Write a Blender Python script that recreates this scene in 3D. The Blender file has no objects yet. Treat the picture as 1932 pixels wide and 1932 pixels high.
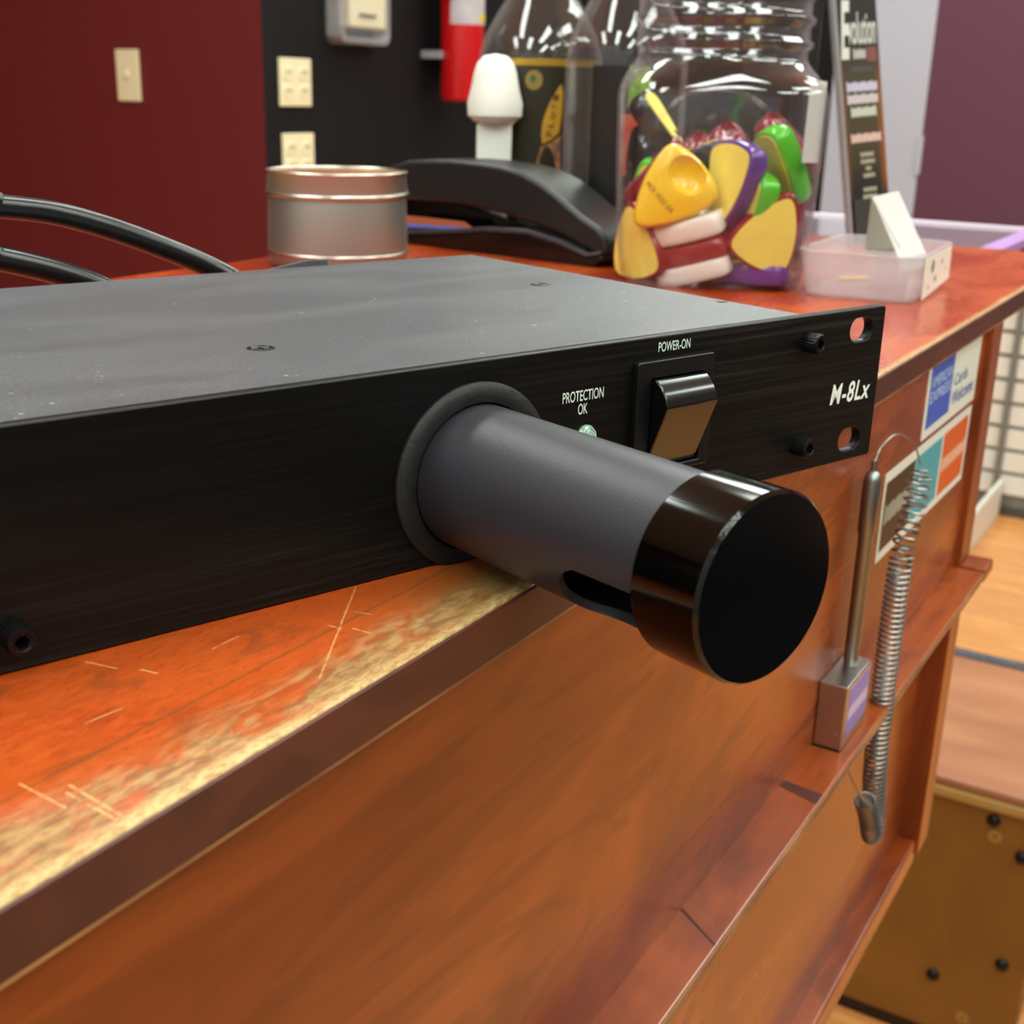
import bpy, bmesh, math, random
from mathutils import Vector, Matrix
random.seed(7)
sc = bpy.context.scene
col = sc.collection
PI = math.pi
FLOOR = -1150.0           # millimetres below the worktop surface
def W(x, y, z): return Vector((x/1000, y/1000, (z-FLOOR)/1000))

# ---------------------------------------------------------------- camera, world, lights, exposure
cam = bpy.data.cameras.new('camera'); cam_o = bpy.data.objects.new('camera', cam); col.objects.link(cam_o)
yaw, pit, rol, fpx = 0.538305445, 0.321511964, 0.0265024974, 2365.714
fw = Vector((math.cos(pit)*math.cos(yaw), math.cos(pit)*math.sin(yaw), -math.sin(pit)))
r0 = Vector((math.sin(yaw), -math.cos(yaw), 0)); u0 = r0.cross(fw)
rt = math.cos(rol)*r0+math.sin(rol)*u0; up = -math.sin(rol)*r0+math.cos(rol)*u0
M = Matrix((( rt.x, up.x, -fw.x), (rt.y, up.y, -fw.y), (rt.z, up.z, -fw.z))).to_4x4()
M.translation = W(-360.571, -121.549, 98.361)
cam_o.matrix_world = M
cam.sensor_width = 36; cam.lens = 36*fpx/1932; cam.clip_start = 0.01; cam.clip_end = 50
cam.dof.use_dof = True; cam.dof.focus_distance = 0.285; cam.dof.aperture_fstop = 30
sc.camera = cam_o
wd = bpy.data.worlds.new('world'); sc.world = wd; wd.use_nodes = True
wd.node_tree.nodes['Background'].inputs[0].default_value = (0.55, 0.56, 0.6, 1)
wd.node_tree.nodes['Background'].inputs[1].default_value = 0.05
sc.view_settings.view_transform = 'Standard'; sc.view_settings.look = 'None'
sc.view_settings.gamma = 1; sc.view_settings.use_curve_mapping = False
sc.view_settings.exposure = 0.0
LIGHT = 19
TROFFERS = [(-900, -700), (-900, 900), (500, -1300), (700, 150), (700, 1500), (2100, -700), (2100, 900), (3300, -200), (-900, -2000), (2100, -2000), (700, -2400), (-2000, 100), (-2000, -1400), (-2000, 1500), (3300, 1300), (3300, -1800)]

# ---------------------------------------------------------------- materials
def lin(c):
    return tuple(((v/255)/12.92 if v/255 <= 0.04045 else ((v/255+0.055)/1.055)**2.4) for v in c)+(1,)
MC = {}
def mat(name, c, rough=.5, metal=0., spec=.5, var=0., vscale=30, bump=0., bscale=200, stretch=(1,1,1), coat=0., trans=0., emis=None, alpha=1., c2=None, rvar=0., croughness=.05):
    if name in MC: return MC[name]
    m = bpy.data.materials.new(name); m.use_nodes = True; MC[name] = m
    nt = m.node_tree; N = nt.nodes; L = nt.links; b = N['Principled BSDF']
    b.inputs['Base Color'].default_value = lin(c); b.inputs['Roughness'].default_value = rough
    b.inputs['Metallic'].default_value = metal; b.inputs['Specular IOR Level'].default_value = spec
    b.inputs['Coat Weight'].default_value = coat; b.inputs['Coat Roughness'].default_value = croughness
    b.inputs['Transmission Weight'].default_value = trans; b.inputs['Alpha'].default_value = alpha
    if emis: b.inputs['Emission Color'].default_value = lin(c); b.inputs['Emission Strength'].default_value = emis
    if var or bump or rvar or c2:
        tc = N.new('ShaderNodeTexCoord'); mp = N.new('ShaderNodeMapping'); mp.inputs['Scale'].default_value = stretch
        L.new(tc.outputs['Object'], mp.inputs['Vector'])
        if var or c2 or rvar:
            n = N.new('ShaderNodeTexNoise'); n.inputs['Scale'].default_value = vscale; n.inputs['Detail'].default_value = 5
            L.new(mp.outputs[0], n.inputs['Vector'])
            if var or c2:
                r = N.new('ShaderNodeValToRGB'); L.new(n.outputs['Fac'], r.inputs[0])
                k = lin(c2) if c2 else tuple(max(0, v*(1-var)) for v in lin(c)[:3])+(1,)
                r.color_ramp.elements[0].position = .35; r.color_ramp.elements[0].color = k
                r.color_ramp.elements[1].position = .68; r.color_ramp.elements[1].color = tuple(min(1, v*(1+var)) for v in lin(c)[:3])+(1,)
                L.new(r.outputs[0], b.inputs['Base Color'])
            if rvar:
                mr = N.new('ShaderNodeMapRange'); mr.inputs['To Min'].default_value = rough-rvar; mr.inputs['To Max'].default_value = rough+rvar
                mr.inputs['From Min'].default_value = .3; mr.inputs['From Max'].default_value = .7
                L.new(n.outputs['Fac'], mr.inputs['Value']); L.new(mr.outputs[0], b.inputs['Roughness'])
        if bump:
            n2 = N.new('ShaderNodeTexNoise'); n2.inputs['Scale'].default_value = bscale; n2.inputs['Detail'].default_value = 3
            L.new(mp.outputs[0], n2.inputs['Vector'])
            bp = N.new('ShaderNodeBump'); bp.inputs['Strength'].default_value = bump; bp.inputs['Distance'].default_value = .0005
            L.new(n2.outputs['Fac'], bp.inputs['Height']); L.new(bp.outputs[0], b.inputs['Normal'])
    return m

def glass(name, tint, rough=.02, ior=1.45, dens=None):
    if name in MC: return MC[name]
    m = bpy.data.materials.new(name); m.use_nodes = True; MC[name] = m
    b = m.node_tree.nodes['Principled BSDF']
    b.inputs['Base Color'].default_value = lin(tint); b.inputs['Roughness'].default_value = rough
    b.inputs['Transmission Weight'].default_value = 1; b.inputs['IOR'].default_value = ior
    return m

def thin(name, tint, body, ior=1.5, rough=.03, white=(200, 200, 205)):
    m = bpy.data.materials.new(name); m.use_nodes = True; MC[name] = m; N = m.node_tree.nodes; L = m.node_tree.links
    N.remove(N['Principled BSDF']); out = N['Material Output']
    tr = N.new('ShaderNodeBsdfTransparent'); tr.inputs[0].default_value = lin(tint)
    gl = N.new('ShaderNodeBsdfGlossy'); gl.inputs['Roughness'].default_value = rough
    df = N.new('ShaderNodeBsdfDiffuse'); df.inputs[0].default_value = lin(white)
    lw = N.new('ShaderNodeLayerWeight'); pw = N.new('ShaderNodeMath'); pw.operation = 'POWER'; pw.inputs[1].default_value = 4; L.new(lw.outputs['Facing'], pw.inputs[0])
    mu = N.new('ShaderNodeMath'); mu.operation = 'MULTIPLY_ADD'; mu.inputs[1].default_value = .5; mu.inputs[2].default_value = .05; mu.use_clamp = True; L.new(pw.outputs[0], mu.inputs[0])
    a = N.new('ShaderNodeMixShader'); bo = N.new('ShaderNodeMath'); bo.operation = 'MULTIPLY_ADD'; bo.inputs[1].default_value = .3; bo.inputs[2].default_value = body; L.new(pw.outputs[0], bo.inputs[0]); L.new(bo.outputs[0], a.inputs[0]); L.new(tr.outputs[0], a.inputs[1]); L.new(df.outputs[0], a.inputs[2])
    b = N.new('ShaderNodeMixShader'); L.new(mu.outputs[0], b.inputs[0]); L.new(a.outputs[0], b.inputs[1]); L.new(gl.outputs[0], b.inputs[2]); L.new(b.outputs[0], out.inputs[0])
    return m

class NT:                      # tiny node helper for hand-made wood
    def __init__(s, name):
        s.m = bpy.data.materials.new(name); s.m.use_nodes = True; MC[name] = s.m
        s.N = s.m.node_tree.nodes; s.L = s.m.node_tree.links; s.b = s.N['Principled BSDF']
    def tex(s, scale, stretch=(1,1,1), detail=5, dist=0, rot=(0,0,0), rough=.5):
        tc = s.N.new('ShaderNodeTexCoord'); mp = s.N.new('ShaderNodeMapping'); mp.inputs['Scale'].default_value = stretch; mp.inputs['Rotation'].default_value = rot
        s.L.new(tc.outputs['Object'], mp.inputs[0]); n = s.N.new('ShaderNodeTexNoise'); n.inputs['Scale'].default_value = scale
        n.inputs['Detail'].default_value = detail; n.inputs['Distortion'].default_value = dist; n.inputs['Roughness'].default_value = rough
        s.L.new(mp.outputs[0], n.inputs['Vector']); return n.outputs['Fac']
    def math(s, op, a, b=None, c=None, clamp=False):
        n = s.N.new('ShaderNodeMath'); n.operation = op; n.use_clamp = clamp
        for i, v in enumerate((a, b, c)):
            if v is None: continue
            if isinstance(v, (int, float)): n.inputs[i].default_value = v
            else: s.L.new(v, n.inputs[i])
        return n.outputs[0]
    def rng(s, v, a, b, c=0, d=1, smooth=True):
        n = s.N.new('ShaderNodeMapRange'); n.interpolation_type = 'SMOOTHSTEP' if smooth else 'LINEAR'
        for k, x in (('From Min', a), ('From Max', b), ('To Min', c), ('To Max', d)): n.inputs[k].default_value = x
        s.L.new(v, n.inputs['Value']); return n.outputs[0]
    def mix(s, f, a, b):
        n = s.N.new('ShaderNodeMix'); n.data_type = 'RGBA'
        if isinstance(f, (int, float)): n.inputs[0].default_value = f
        else: s.L.new(f, n.inputs[0])
        for i, v in ((6, a), (7, b)):
            if isinstance(v, tuple): n.inputs[i].default_value = lin(v)
            else: s.L.new(v, n.inputs[i])
        return n.outputs[2]
    def xyz(s):
        tc = s.N.new('ShaderNodeTexCoord'); x = s.N.new('ShaderNodeSeparateXYZ'); s.L.new(tc.outputs['Object'], x.inputs[0]); return x.outputs
    def bump(s, h, strength, dist=.0004):
        n = s.N.new('ShaderNodeBump'); n.inputs['Strength'].default_value = strength; n.inputs['Distance'].default_value = dist
        s.L.new(h, n.inputs['Height']); s.L.new(n.outputs[0], s.b.inputs['Normal'])

def worktop_material():
    t = NT('varnished_worktop'); x, y, z = t.xyz()
    big = t.tex(9, (1, 2.2, 1), 4, .6); fine = t.tex(500, (.35, 1, 1), 3, 0, (0,0,0), .6); mid = t.tex(120, (.45, 1, 1), 6, .8, (0,0,0), .7)
    base = t.mix(t.rng(big, .38, .62), (150, 44, 20), (172, 72, 20))
    base = t.mix(t.math('MULTIPLY', t.rng(fine, .45, .62), .7), base, (184, 78, 28)); grit = t.tex(900, (.4, 1, 1), 4, .3, (0,0,0), .7); base = t.mix(t.math('MULTIPLY', t.rng(grit, .52, .66), .45), base, (112, 34, 12))
    base = t.mix(t.math('MULTIPLY', t.rng(mid, .52, .66), .5), base, (120, 56, 26))
    # worn band next to the front edge
    w = t.rng(x, -.31, .05, .020, .0012, False)
    w = t.math('MULTIPLY', w, t.math('ADD', .35, t.math('MULTIPLY', t.tex(30, (.5, 1, 1), 3, .5), 1.25)))
    d = t.math('SUBTRACT', w, y)
    worn = t.rng(d, -.004, .005)
    spots = t.rng(mid, .36, .56)
    worn = t.math('MULTIPLY', worn, t.math('ADD', .12, t.math('MULTIPLY', spots, .88)), None, True)
    strong = t.rng(t.math('ADD', y, t.math('MULTIPLY', t.tex(80, (.4, 1, 1), 3), -.004)), -.0008, .0034, 1, 0)
    strong = t.math('MULTIPLY', strong, t.rng(x, -.3, .3, 1, .75, False))
    wc = t.mix(t.rng(fine, .35, .65), (120, 82, 42), (168, 130, 78))
    c = t.mix(worn, base, wc)
    dirty = t.math('MULTIPLY', t.math('MULTIPLY', t.rng(x, -.20, -.14), t.rng(x, -.10, -.14)), t.rng(y, .035, .008))
    c = t.mix(t.math('MULTIPLY', dirty, .55), c, (106, 96, 48))
    c = t.mix(t.math('MULTIPLY', t.math('MULTIPLY', worn, t.rng(grit, .5, .64)), .5), c, (150, 62, 24))
    c = t.mix(t.math('MULTIPLY', strong, .85), c, t.mix(t.rng(grit, .42, .62), (200, 174, 118), (166, 128, 76)))
    # glue joint of the edge strip
    j = t.math('ABSOLUTE', t.math('SUBTRACT', y, t.math('ADD', .0205, t.math('MULTIPLY', t.tex(20, (1,1,1), 2), .001))))
    c = t.mix(t.math('MULTIPLY', t.rng(j, .0001, .0005, 1, 0), .6), c, (92, 66, 34))
    # scratches
    for (ax, ay), (bx, by), wd_ in [((-168, 30.9), (-206, 9.3), .22), ((-224.2, 48.2), (-223, 41.1), .25), ((-255.8, 15.6), (-256.8, 3.7), .3), ((-254.1, 17), (-255.7, 4), .3),
                               ((-187.1, 22.7), (-186.8, 19.6), .22), ((-257.9, 23.4), (-258.6, 12.2), .25), ((-207.7, 33.3), (-200.5, 33.4), .2), ((-185.5, 18.1), (-185.4, 13.7), .25),
                               ((-221, 38), (-220.4, 34), .3), ((-179, 23), (-178, 19), .2), ((-240, 30), (-233, 29), .18)]:
        ax, ay, bx, by, wd_ = ax/1000, ay/1000, bx/1000, by/1000, wd_/1000
        L = math.hypot(bx-ax, by-ay); ux, uy = (bx-ax)/L, (by-ay)/L
        px = t.math('SUBTRACT', x, ax); py = t.math('SUBTRACT', y, ay)
        al = t.math('ADD', t.math('MULTIPLY', px, ux), t.math('MULTIPLY', py, uy))
        pe = t.math('ABSOLUTE', t.math('SUBTRACT', t.math('MULTIPLY', px, uy), t.math('MULTIPLY', py, ux)))
        inside = t.math('MULTIPLY', t.math('GREATER_THAN', al, 0), t.math('LESS_THAN', al, L))
        f = t.math('MULTIPLY', t.math('MULTIPLY', inside, t.rng(pe, wd_*.4, wd_*1.4, 1, 0)), .75)
        c = t.mix(t.math('MULTIPLY', f, t.rng(t.tex(600, (1,1,1), 2), .3, .55)), c, (206, 154, 92))
    t.L.new(c, t.b.inputs['Base Color'])
    ro = t.math('ADD', t.math('MULTIPLY', worn, .3), t.rng(big, .3, .7, .2, .32)); t.L.new(ro, t.b.inputs['Roughness'])
    t.bump(t.math('ADD', mid, t.math('MULTIPLY', fine, .5)), .25)
    return t.m

def wood(name, a, b_, c_, rough, gx=(.12, 1, 1), scale=40, spec=.5, band=None):
    t = NT(name)
    g = t.tex(scale*6, gx, 5, .2); f = t.tex(scale*.22, (gx[0]*3.2, gx[1], gx[2]), 4, 1.6); h = t.tex(scale*.55, (gx[0]*2, gx[1], gx[2]), 4, 3.5)
    c = t.mix(t.rng(f, .35, .65), a, b_); c = t.mix(t.math('MULTIPLY', t.rng(h, .46, .64), .5), c, c_)
    c = t.mix(t.math('MULTIPLY', t.rng(g, .5, .8), .35), c, c_)
    t.L.new(c, t.b.inputs['Base Color']); t.b.inputs['Roughness'].default_value = rough; t.b.inputs['Specular IOR Level'].default_value = spec
    t.bump(g, .12)
    return t.m

m_top = worktop_material()
m_panel = wood('cherry_panel', (118, 48, 15), (160, 76, 26), (90, 34, 12), .27)
m_post = wood('cherry_post', (122, 50, 16), (150, 72, 24), (92, 36, 14), .35, (1, 1, .12))
m_edge = wood('dark_edge_band', (72, 34, 26), (90, 44, 32), (50, 26, 18), .5, (.15, 1, 1), 60)
m_raw = mat('worn_edge', (150, 108, 62), .7, var=.25, vscale=300, stretch=(.1, 1, 1), c2=(120, 76, 44))
m_cream = mat('rubbed_arris', (224, 192, 128), .7, var=.2, vscale=200, stretch=(.15, 1, 1), c2=(160, 120, 66))

def brushed(name, c, rough, streak=.25):
    t = NT(name); n = t.tex(900, (.012, 1, 1), 6, 0, (0,0,0), .75); n2 = t.tex(3.5, (1, 1, 3.5), 2); n3 = t.tex(900, (.05, 1, 1), 2)
    c2 = tuple(min(255, v*4.2+6) for v in c)
    sel = t.math('MULTIPLY', t.rng(n, .46, .66), t.rng(n2, .36, .62))
    t.L.new(t.mix(t.math('MULTIPLY', sel, .8), c, c2), t.b.inputs['Base Color'])
    t.L.new(t.rng(n, .3, .7, rough-.06, rough+.1), t.b.inputs['Roughness'])
    t.b.inputs['Metallic'].default_value = .1; t.b.inputs['Specular IOR Level'].default_value = .25
    t.bump(t.math('ADD', n, t.math('MULTIPLY', n3, .5)), streak, .0002)
    return t.m
m_face = brushed('black_brushed_aluminium', (11, 11, 10), .38)
m_lid = NT('charcoal_powder_coat')
_s = m_lid.tex(1400, (1,1,1), 2, 0, (0,0,0), .8); _b = m_lid.tex(22, (.6, 1.6, 1), 3, .8); _d = m_lid.tex(420, (1,1,1), 1)
_c = m_lid.mix(m_lid.rng(_s, .4, .75), (58, 58, 62), (94, 94, 100)); _c = m_lid.mix(m_lid.rng(_d, .76, .8), _c, (150, 150, 150))
m_lid.L.new(_c, m_lid.b.inputs['Base Color']); m_lid.L.new(m_lid.rng(_b, .35, .65, .37, .43), m_lid.b.inputs['Roughness']); m_lid.b.inputs['Specular IOR Level'].default_value = 1.0
m_lid.bump(_s, .35, .00015); m_lid = m_lid.m
m_tube = mat('satin_anodised_tube', (44, 43, 49), .42, .1, .5, bump=.1, bscale=1500)
m_cap = mat('gloss_black_cap', (2, 2, 2), .09, 0, .45, bump=.04, bscale=90, stretch=(30, .3, 30))
m_rubber = mat('dull_black_rubber', (26, 28, 28), .55, 0, .4, var=.3, vscale=400, bump=.3, bscale=900)
m_blk = mat('black_plastic', (14, 15, 15), .3, 0, .5)
m_rock = mat('rocker_plastic', (10, 11, 11), .16, 0, .7)
m_screw = mat('black_oxide_steel', (22, 22, 24), .32, .6, .5, bump=.3, bscale=1500)
m_print = mat('pale_green_print', (206, 226, 214), .6)
m_white = mat('white_plastic', (236, 236, 228), .4)
m_phone = mat('charcoal_phone_plastic', (26, 27, 28), .38, bump=.15, bscale=2000)
m_phone2 = mat('glossy_black_phone_plastic', (12, 11, 12), .12)
m_tin = mat('brushed_tin', (176, 186, 180), .44, .95, .5, bump=.05, bscale=300)
m_tinr = mat('bright_tin_rim', (220, 214, 204), .24, 1.0)
m_gold = mat('tin_inside', (232, 170, 110), .3, 1.0)
m_cable = mat('black_cable_jacket', (20, 21, 21), .25, 0, .6, bump=.3, bscale=150, stretch=(1, 1, 1))
m_steel = mat('dull_steel', (150, 152, 148), .38, 1.0)
m_block = mat('satin_aluminium', (190, 188, 184), .3, 1.0)
m_jar = thin('clear_jar_plastic', (253, 253, 254), .006)
m_bot = thin('clear_bottle_glass', (248, 248, 246), .015)
m_tray = mat('frosted_clear_plastic', (214, 204, 208), .28, 0, .5, trans=0, alpha=.36)
m_red = mat('extinguisher_red', (190, 16, 22), .3, coat=.4)
m_plate = mat('ivory_plate', (236, 226, 186), .45)
m_hole = mat('dark_slot', (70, 64, 52), .6)
m_maroon = mat('maroon_wall_paint', (104, 26, 28), .6, bump=.1, bscale=500)
m_black = mat('black_wall_paint', (14, 15, 17), .6, 0, .25, bump=.1, bscale=500)
m_purple = mat('purple_wall_paint', (94, 48, 68), .6)
m_grey = mat('grey_door_paint', (184, 184, 198), .45)
m_ceil = mat('ceiling_tile', (228, 226, 220), .9, var=.1, vscale=60)
m_cream2 = mat('light_wall_paint', (170, 168, 166), .8)
m_slat = mat('white_slat', (226, 224, 214), .5)
m_groove = mat('slat_groove', (128, 124, 112), .6)

def floor_mat():
    t = NT('oak_laminate'); x, y, z = t.xyz()
    g = t.tex(14, (6, .5, 1), 5, .4); k = t.math('FLOOR', t.math('DIVIDE', x, .19))
    n = t.N.new('ShaderNodeTexWhiteNoise'); n.noise_dimensions = '1D'; t.L.new(k, n.inputs['W'])
    c = t.mix(t.rng(g, .35, .65), (202, 132, 70), (226, 162, 96)); c = t.mix(t.math('MULTIPLY', n.outputs['Value'], .25), c, (186, 110, 54))
    e = t.math('ABSOLUTE', t.math('SUBTRACT', t.math('FRACT', t.math('DIVIDE', x, .19)), .5))
    c = t.mix(t.rng(e, .488, .498, 0, .6), c, (120, 66, 30))
    t.L.new(c, t.b.inputs['Base Color']); t.b.inputs['Roughness'].default_value = .3
    return t.m
m_floor = floor_mat()

# ---------------------------------------------------------------- mesh helpers (millimetres, local to the parent)
S = .001
def obj(name, bm, m, parent=None, smooth=False, bevel=0, seg=2, loc=None, rot=None, angle=40):
    me = bpy.data.meshes.new(name)
    if smooth:
        for f in bm.faces: f.smooth = True
    bm.normal_update(); bm.to_mesh(me); bm.free()
    o = bpy.data.objects.new(name, me); col.objects.link(o)
    for k in (m if isinstance(m, (list, tuple)) else [m]): me.materials.append(k)
    if parent: o.parent = parent
    if loc is not None: o.location = loc
    if rot is not None: o.rotation_euler = rot
    if bevel:
        b = o.modifiers.new('bevel', 'BEVEL'); b.width = bevel*S; b.segments = seg; b.limit_method = 'ANGLE'; b.angle_limit = math.radians(30)
    if smooth:
        try: me.set_sharp_from_angle(angle=math.radians(angle))
        except Exception: pass
    return o
def thing(name, label, cat, loc=(0,0,0), rot=(0,0,0), group=None):
    o = bpy.data.objects.new(name, None); col.objects.link(o); o.location = loc; o.rotation_euler = rot
    o.empty_display_size = .02; return tag(o, label, cat, group)
def tag(o, label, cat, group=None, kind=None):
    o['label'] = label; o['category'] = cat
    if group: o['group'] = group
    if kind: o['kind'] = kind
    return o
def struct(name, bm, m, loc=None, **k):
    o = obj(name, bm, m, loc=loc, **k); o['kind'] = 'structure'; return o
def lab(o, s): o['label'] = s; return o
def box(x0, x1, y0, y1, z0, z1, bm=None):
    bm = bm or bmesh.new()
    v = [bm.verts.new((x*S, y*S, z*S)) for x in (x0, x1) for y in (y0, y1) for z in (z0, z1)]
    for f in ((0,1,3,2), (4,6,7,5), (0,4,5,1), (2,3,7,6), (0,2,6,4), (1,5,7,3)): bm.faces.new([v[i] for i in f])
    return bm
def prism(pts, h0, h1, axis='y', bm=None):     # outline (a,b) extruded along the axis
    bm = bm or bmesh.new()
    def P(a, b, h): return {'y': (a*S, h*S, b*S), 'z': (a*S, b*S, h*S), 'x': (h*S, a*S, b*S)}[axis]
    A = [bm.verts.new(P(a, b, h0)) for a, b in pts]; B = [bm.verts.new(P(a, b, h1)) for a, b in pts]
    n = len(pts)
    bm.faces.new(A); bm.faces.new(B[::-1])
    for i in range(n): bm.faces.new((A[i], B[i], B[(i+1) % n], A[(i+1) % n]))
    bmesh.ops.recalc_face_normals(bm, faces=bm.faces[:]); return bm
def lathe(prof, n=64, axis='z', center=(0,0,0), close=False, bm=None, shape=None):
    bm = bm or bmesh.new(); R = []
    for (r, h) in prof:
        ring = []
        for i in range(n):
            t = 2*PI*i/n; k = shape(t) if shape else 1
            a, b = r*k*math.cos(t), r*k*math.sin(t)
            p = {'z': (a, b, h), 'y': (a, h, b), 'x': (h, a, b)}[axis]
            ring.append(bm.verts.new(((p[0]+center[0])*S, (p[1]+center[1])*S, (p[2]+center[2])*S)))
        R.append(ring)
    for i in range(len(R)-1):
        for j in range(n): bm.faces.new((R[i][j], R[i][(j+1) % n], R[i+1][(j+1) % n], R[i+1][j]))
    if close:
        for j in range(n): bm.faces.new((R[-1][j], R[-1][(j+1) % n], R[0][(j+1) % n], R[0][j]))
    else:
        if prof[0][0] > 1e-6: bm.faces.new(R[0])
        if prof[-1][0] > 1e-6: bm.faces.new(R[-1][::-1])
    bmesh.ops.remove_doubles(bm, verts=bm.verts[:], dist=1e-7)
    bmesh.ops.recalc_face_normals(bm, faces=bm.faces[:]); return bm
def catmull(P, k=8):
    P = [Vector(p) for p in P]; out = []
    Q = [2*P[0]-P[1]]+P+[2*P[-1]-P[-2]]
    for i in range(1, len(Q)-2):
        a, b, c, d = Q[i-1], Q[i], Q[i+1], Q[i+2]
        for j in range(k):
            t = j/k; out.append(.5*((2*b)+(c-a)*t+(2*a-5*b+4*c-d)*t*t+(3*b-a-3*c+d)*t**3))
    out.append(P[-1]); return out
def tube(pts, r, n=16, bm=None, caps=True):
    bm = bm or bmesh.new(); pts = [Vector(p) for p in pts]; R = []
    t = (pts[1]-pts[0]).normalized(); u = t.orthogonal().normalized()
    for i, p in enumerate(pts):
        t = (pts[min(i+1, len(pts)-1)]-pts[max(i-1, 0)]).normalized()
        u = (u-t*u.dot(t)).normalized(); v = t.cross(u); rr = r[i] if isinstance(r, list) else r
        R.append([bm.verts.new((p+(u*math.cos(2*PI*j/n)+v*math.sin(2*PI*j/n))*rr)*S) for j in range(n)])
    for i in range(len(R)-1):
        for j in range(n): bm.faces.new((R[i][j], R[i][(j+1) % n], R[i+1][(j+1) % n], R[i+1][j]))
    if caps: bm.faces.new(R[0][::-1]); bm.faces.new(R[-1])
    return bm
def coil(pts, R, turns, r, n=8, spt=14, bm=None):   # helix around a path
    pts = [Vector(p) for p in pts]; L = [0]
    for a, b in zip(pts, pts[1:]): L.append(L[-1]+(b-a).length)
    def at(s):
        for i in range(len(L)-1):
            if s <= L[i+1] or i == len(L)-2:
                f = (s-L[i])/(L[i+1]-L[i]); return pts[i].lerp(pts[i+1], f), (pts[i+1]-pts[i]).normalized()
    out = []; u = None; N = int(turns*spt)
    for k in range(N+1):
        p, t = at(L[-1]*k/N)
        u = t.orthogonal().normalized() if u is None else (u-t*u.dot(t)).normalized()
        v = t.cross(u); a = 2*PI*k/spt; out.append(p+(u*math.cos(a)+v*math.sin(a))*R)
    return tube(out, r, n, bm)
def plate(outline, holes, t, bevel=.4):              # flat plate in local XZ, front face at y=0, with through holes
    cu = bpy.data.curves.new('t', 'CURVE'); cu.dimensions = '2D'; cu.fill_mode = 'BOTH'; cu.extrude = (t/2-bevel)*S; cu.bevel_depth = bevel*S; cu.bevel_resolution = 1; cu.offset = -bevel*S
    for pl in [outline]+holes:
        s = cu.splines.new('POLY'); s.points.add(len(pl)-1); s.use_cyclic_u = True
        for q, (a, b) in zip(s.points, pl): q.co = (a*S, b*S, 0, 1)
    o = bpy.data.objects.new('t', cu); col.objects.link(o); bpy.context.view_layer.update()
    me = bpy.data.meshes.new_from_object(o.evaluated_get(bpy.context.evaluated_depsgraph_get())); bpy.data.objects.remove(o)
    bm = bmesh.new(); bm.from_mesh(me); bpy.data.meshes.remove(me)
    for v in bm.verts: v.co = Vector((v.co.x, -v.co.z+t/2*S, v.co.y))
    bmesh.ops.remove_doubles(bm, verts=bm.verts[:], dist=1e-6); bmesh.ops.recalc_face_normals(bm, faces=bm.faces[:]); return bm
def text(body, x0, x1, z0, z1, y, weight=0., shear=0., th=.05, bm=None, spacing=1.):   # lettering in local XZ facing -Y, fitted to a rectangle
    cu = bpy.data.curves.new('t', 'FONT'); cu.body = body; cu.size = 1; cu.offset = weight; cu.shear = shear; cu.align_x = 'CENTER'; cu.space_line = .85; cu.space_character = spacing
    o = bpy.data.objects.new('t', cu); col.objects.link(o); bpy.context.view_layer.update()
    me = bpy.data.meshes.new_from_object(o.evaluated_get(bpy.context.evaluated_depsgraph_get())); bpy.data.objects.remove(o)
    b = bm or bmesh.new(); n0 = len(b.verts); b.from_mesh(me); bpy.data.meshes.remove(me); b.verts.ensure_lookup_table()
    vs = b.verts[n0:] ; X = [v.co.x for v in vs]; Y = [v.co.y for v in vs]
    a, c, d, e = min(X), max(X), min(Y), max(Y)
    for v in vs: v.co = Vector(((x0+(v.co.x-a)/(c-a)*(x1-x0))*S, y*S, (z0+(v.co.y-d)/(e-d)*(z1-z0))*S))
    return b
def rrect(x0, x1, z0, z1, r, n=6):
    out = []
    for cx, cz, a in ((x1-r, z0+r, -PI/2), (x1-r, z1-r, 0), (x0+r, z1-r, PI/2), (x0+r, z0+r, PI)):
        for i in range(n+1): t = a+PI/2*i/n; out.append((cx+r*math.cos(t), cz+r*math.sin(t)))
    return out
def boolean(o, cutter_bm, m):
    c = obj('cut', cutter_bm, m); c.parent = o.parent; bpy.context.view_layer.update()
    md = o.modifiers.new('b', 'BOOLEAN'); md.operation = 'DIFFERENCE'; md.solver = 'EXACT'; md.object = c
    bpy.context.view_layer.update()
    me = bpy.data.meshes.new_from_object(o.evaluated_get(bpy.context.evaluated_depsgraph_get())); o.modifiers.clear()
    old = o.data; o.data = me; bpy.data.meshes.remove(old); bpy.data.objects.remove(c)
    try: me.set_sharp_from_angle(angle=math.radians(35))
    except Exception: pass
def frame(x_dir, y_dir, z_dir, origin):   # parent matrix from axes
    m = Matrix((x_dir, y_dir, z_dir)).transposed().to_4x4(); m.translation = origin; return m

# ---------------------------------------------------------------- room shell
F = FLOOR; C = F+2900
def wbox(*a): return box(*[v if i < 4 else v-F for i, v in enumerate(a)])
struct('floor', wbox(-2700, 4000, -3100, 4200, F-60, F), m_floor)
struct('ceiling', wbox(-2700, 4000, -3100, 4200, C, C+60), m_ceil)
struct('wall_left', wbox(1777, 1877, 1850, 4100, F, C), m_maroon)
struct('wall_rear', wbox(-2600, 1777, 4100, 4200, F, C), m_maroon)
struct('unseen_dark_floor', wbox(-2600, 1900, -3000, -1500, F, F+8), mat('dark_floor_for_reflection', (26, 26, 30), .95, var=.3, vscale=400))  # unseen dark floor area, added so the cap face reflects black
wb = struct('wall_back', wbox(1777, 3900, 1800, 1850, F, C), [m_black, m_maroon])
wb.data.polygons[0].material_index = 1
struct('wall_far', wbox(3900, 4000, -3100, 932, F, C), m_purple)
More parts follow.
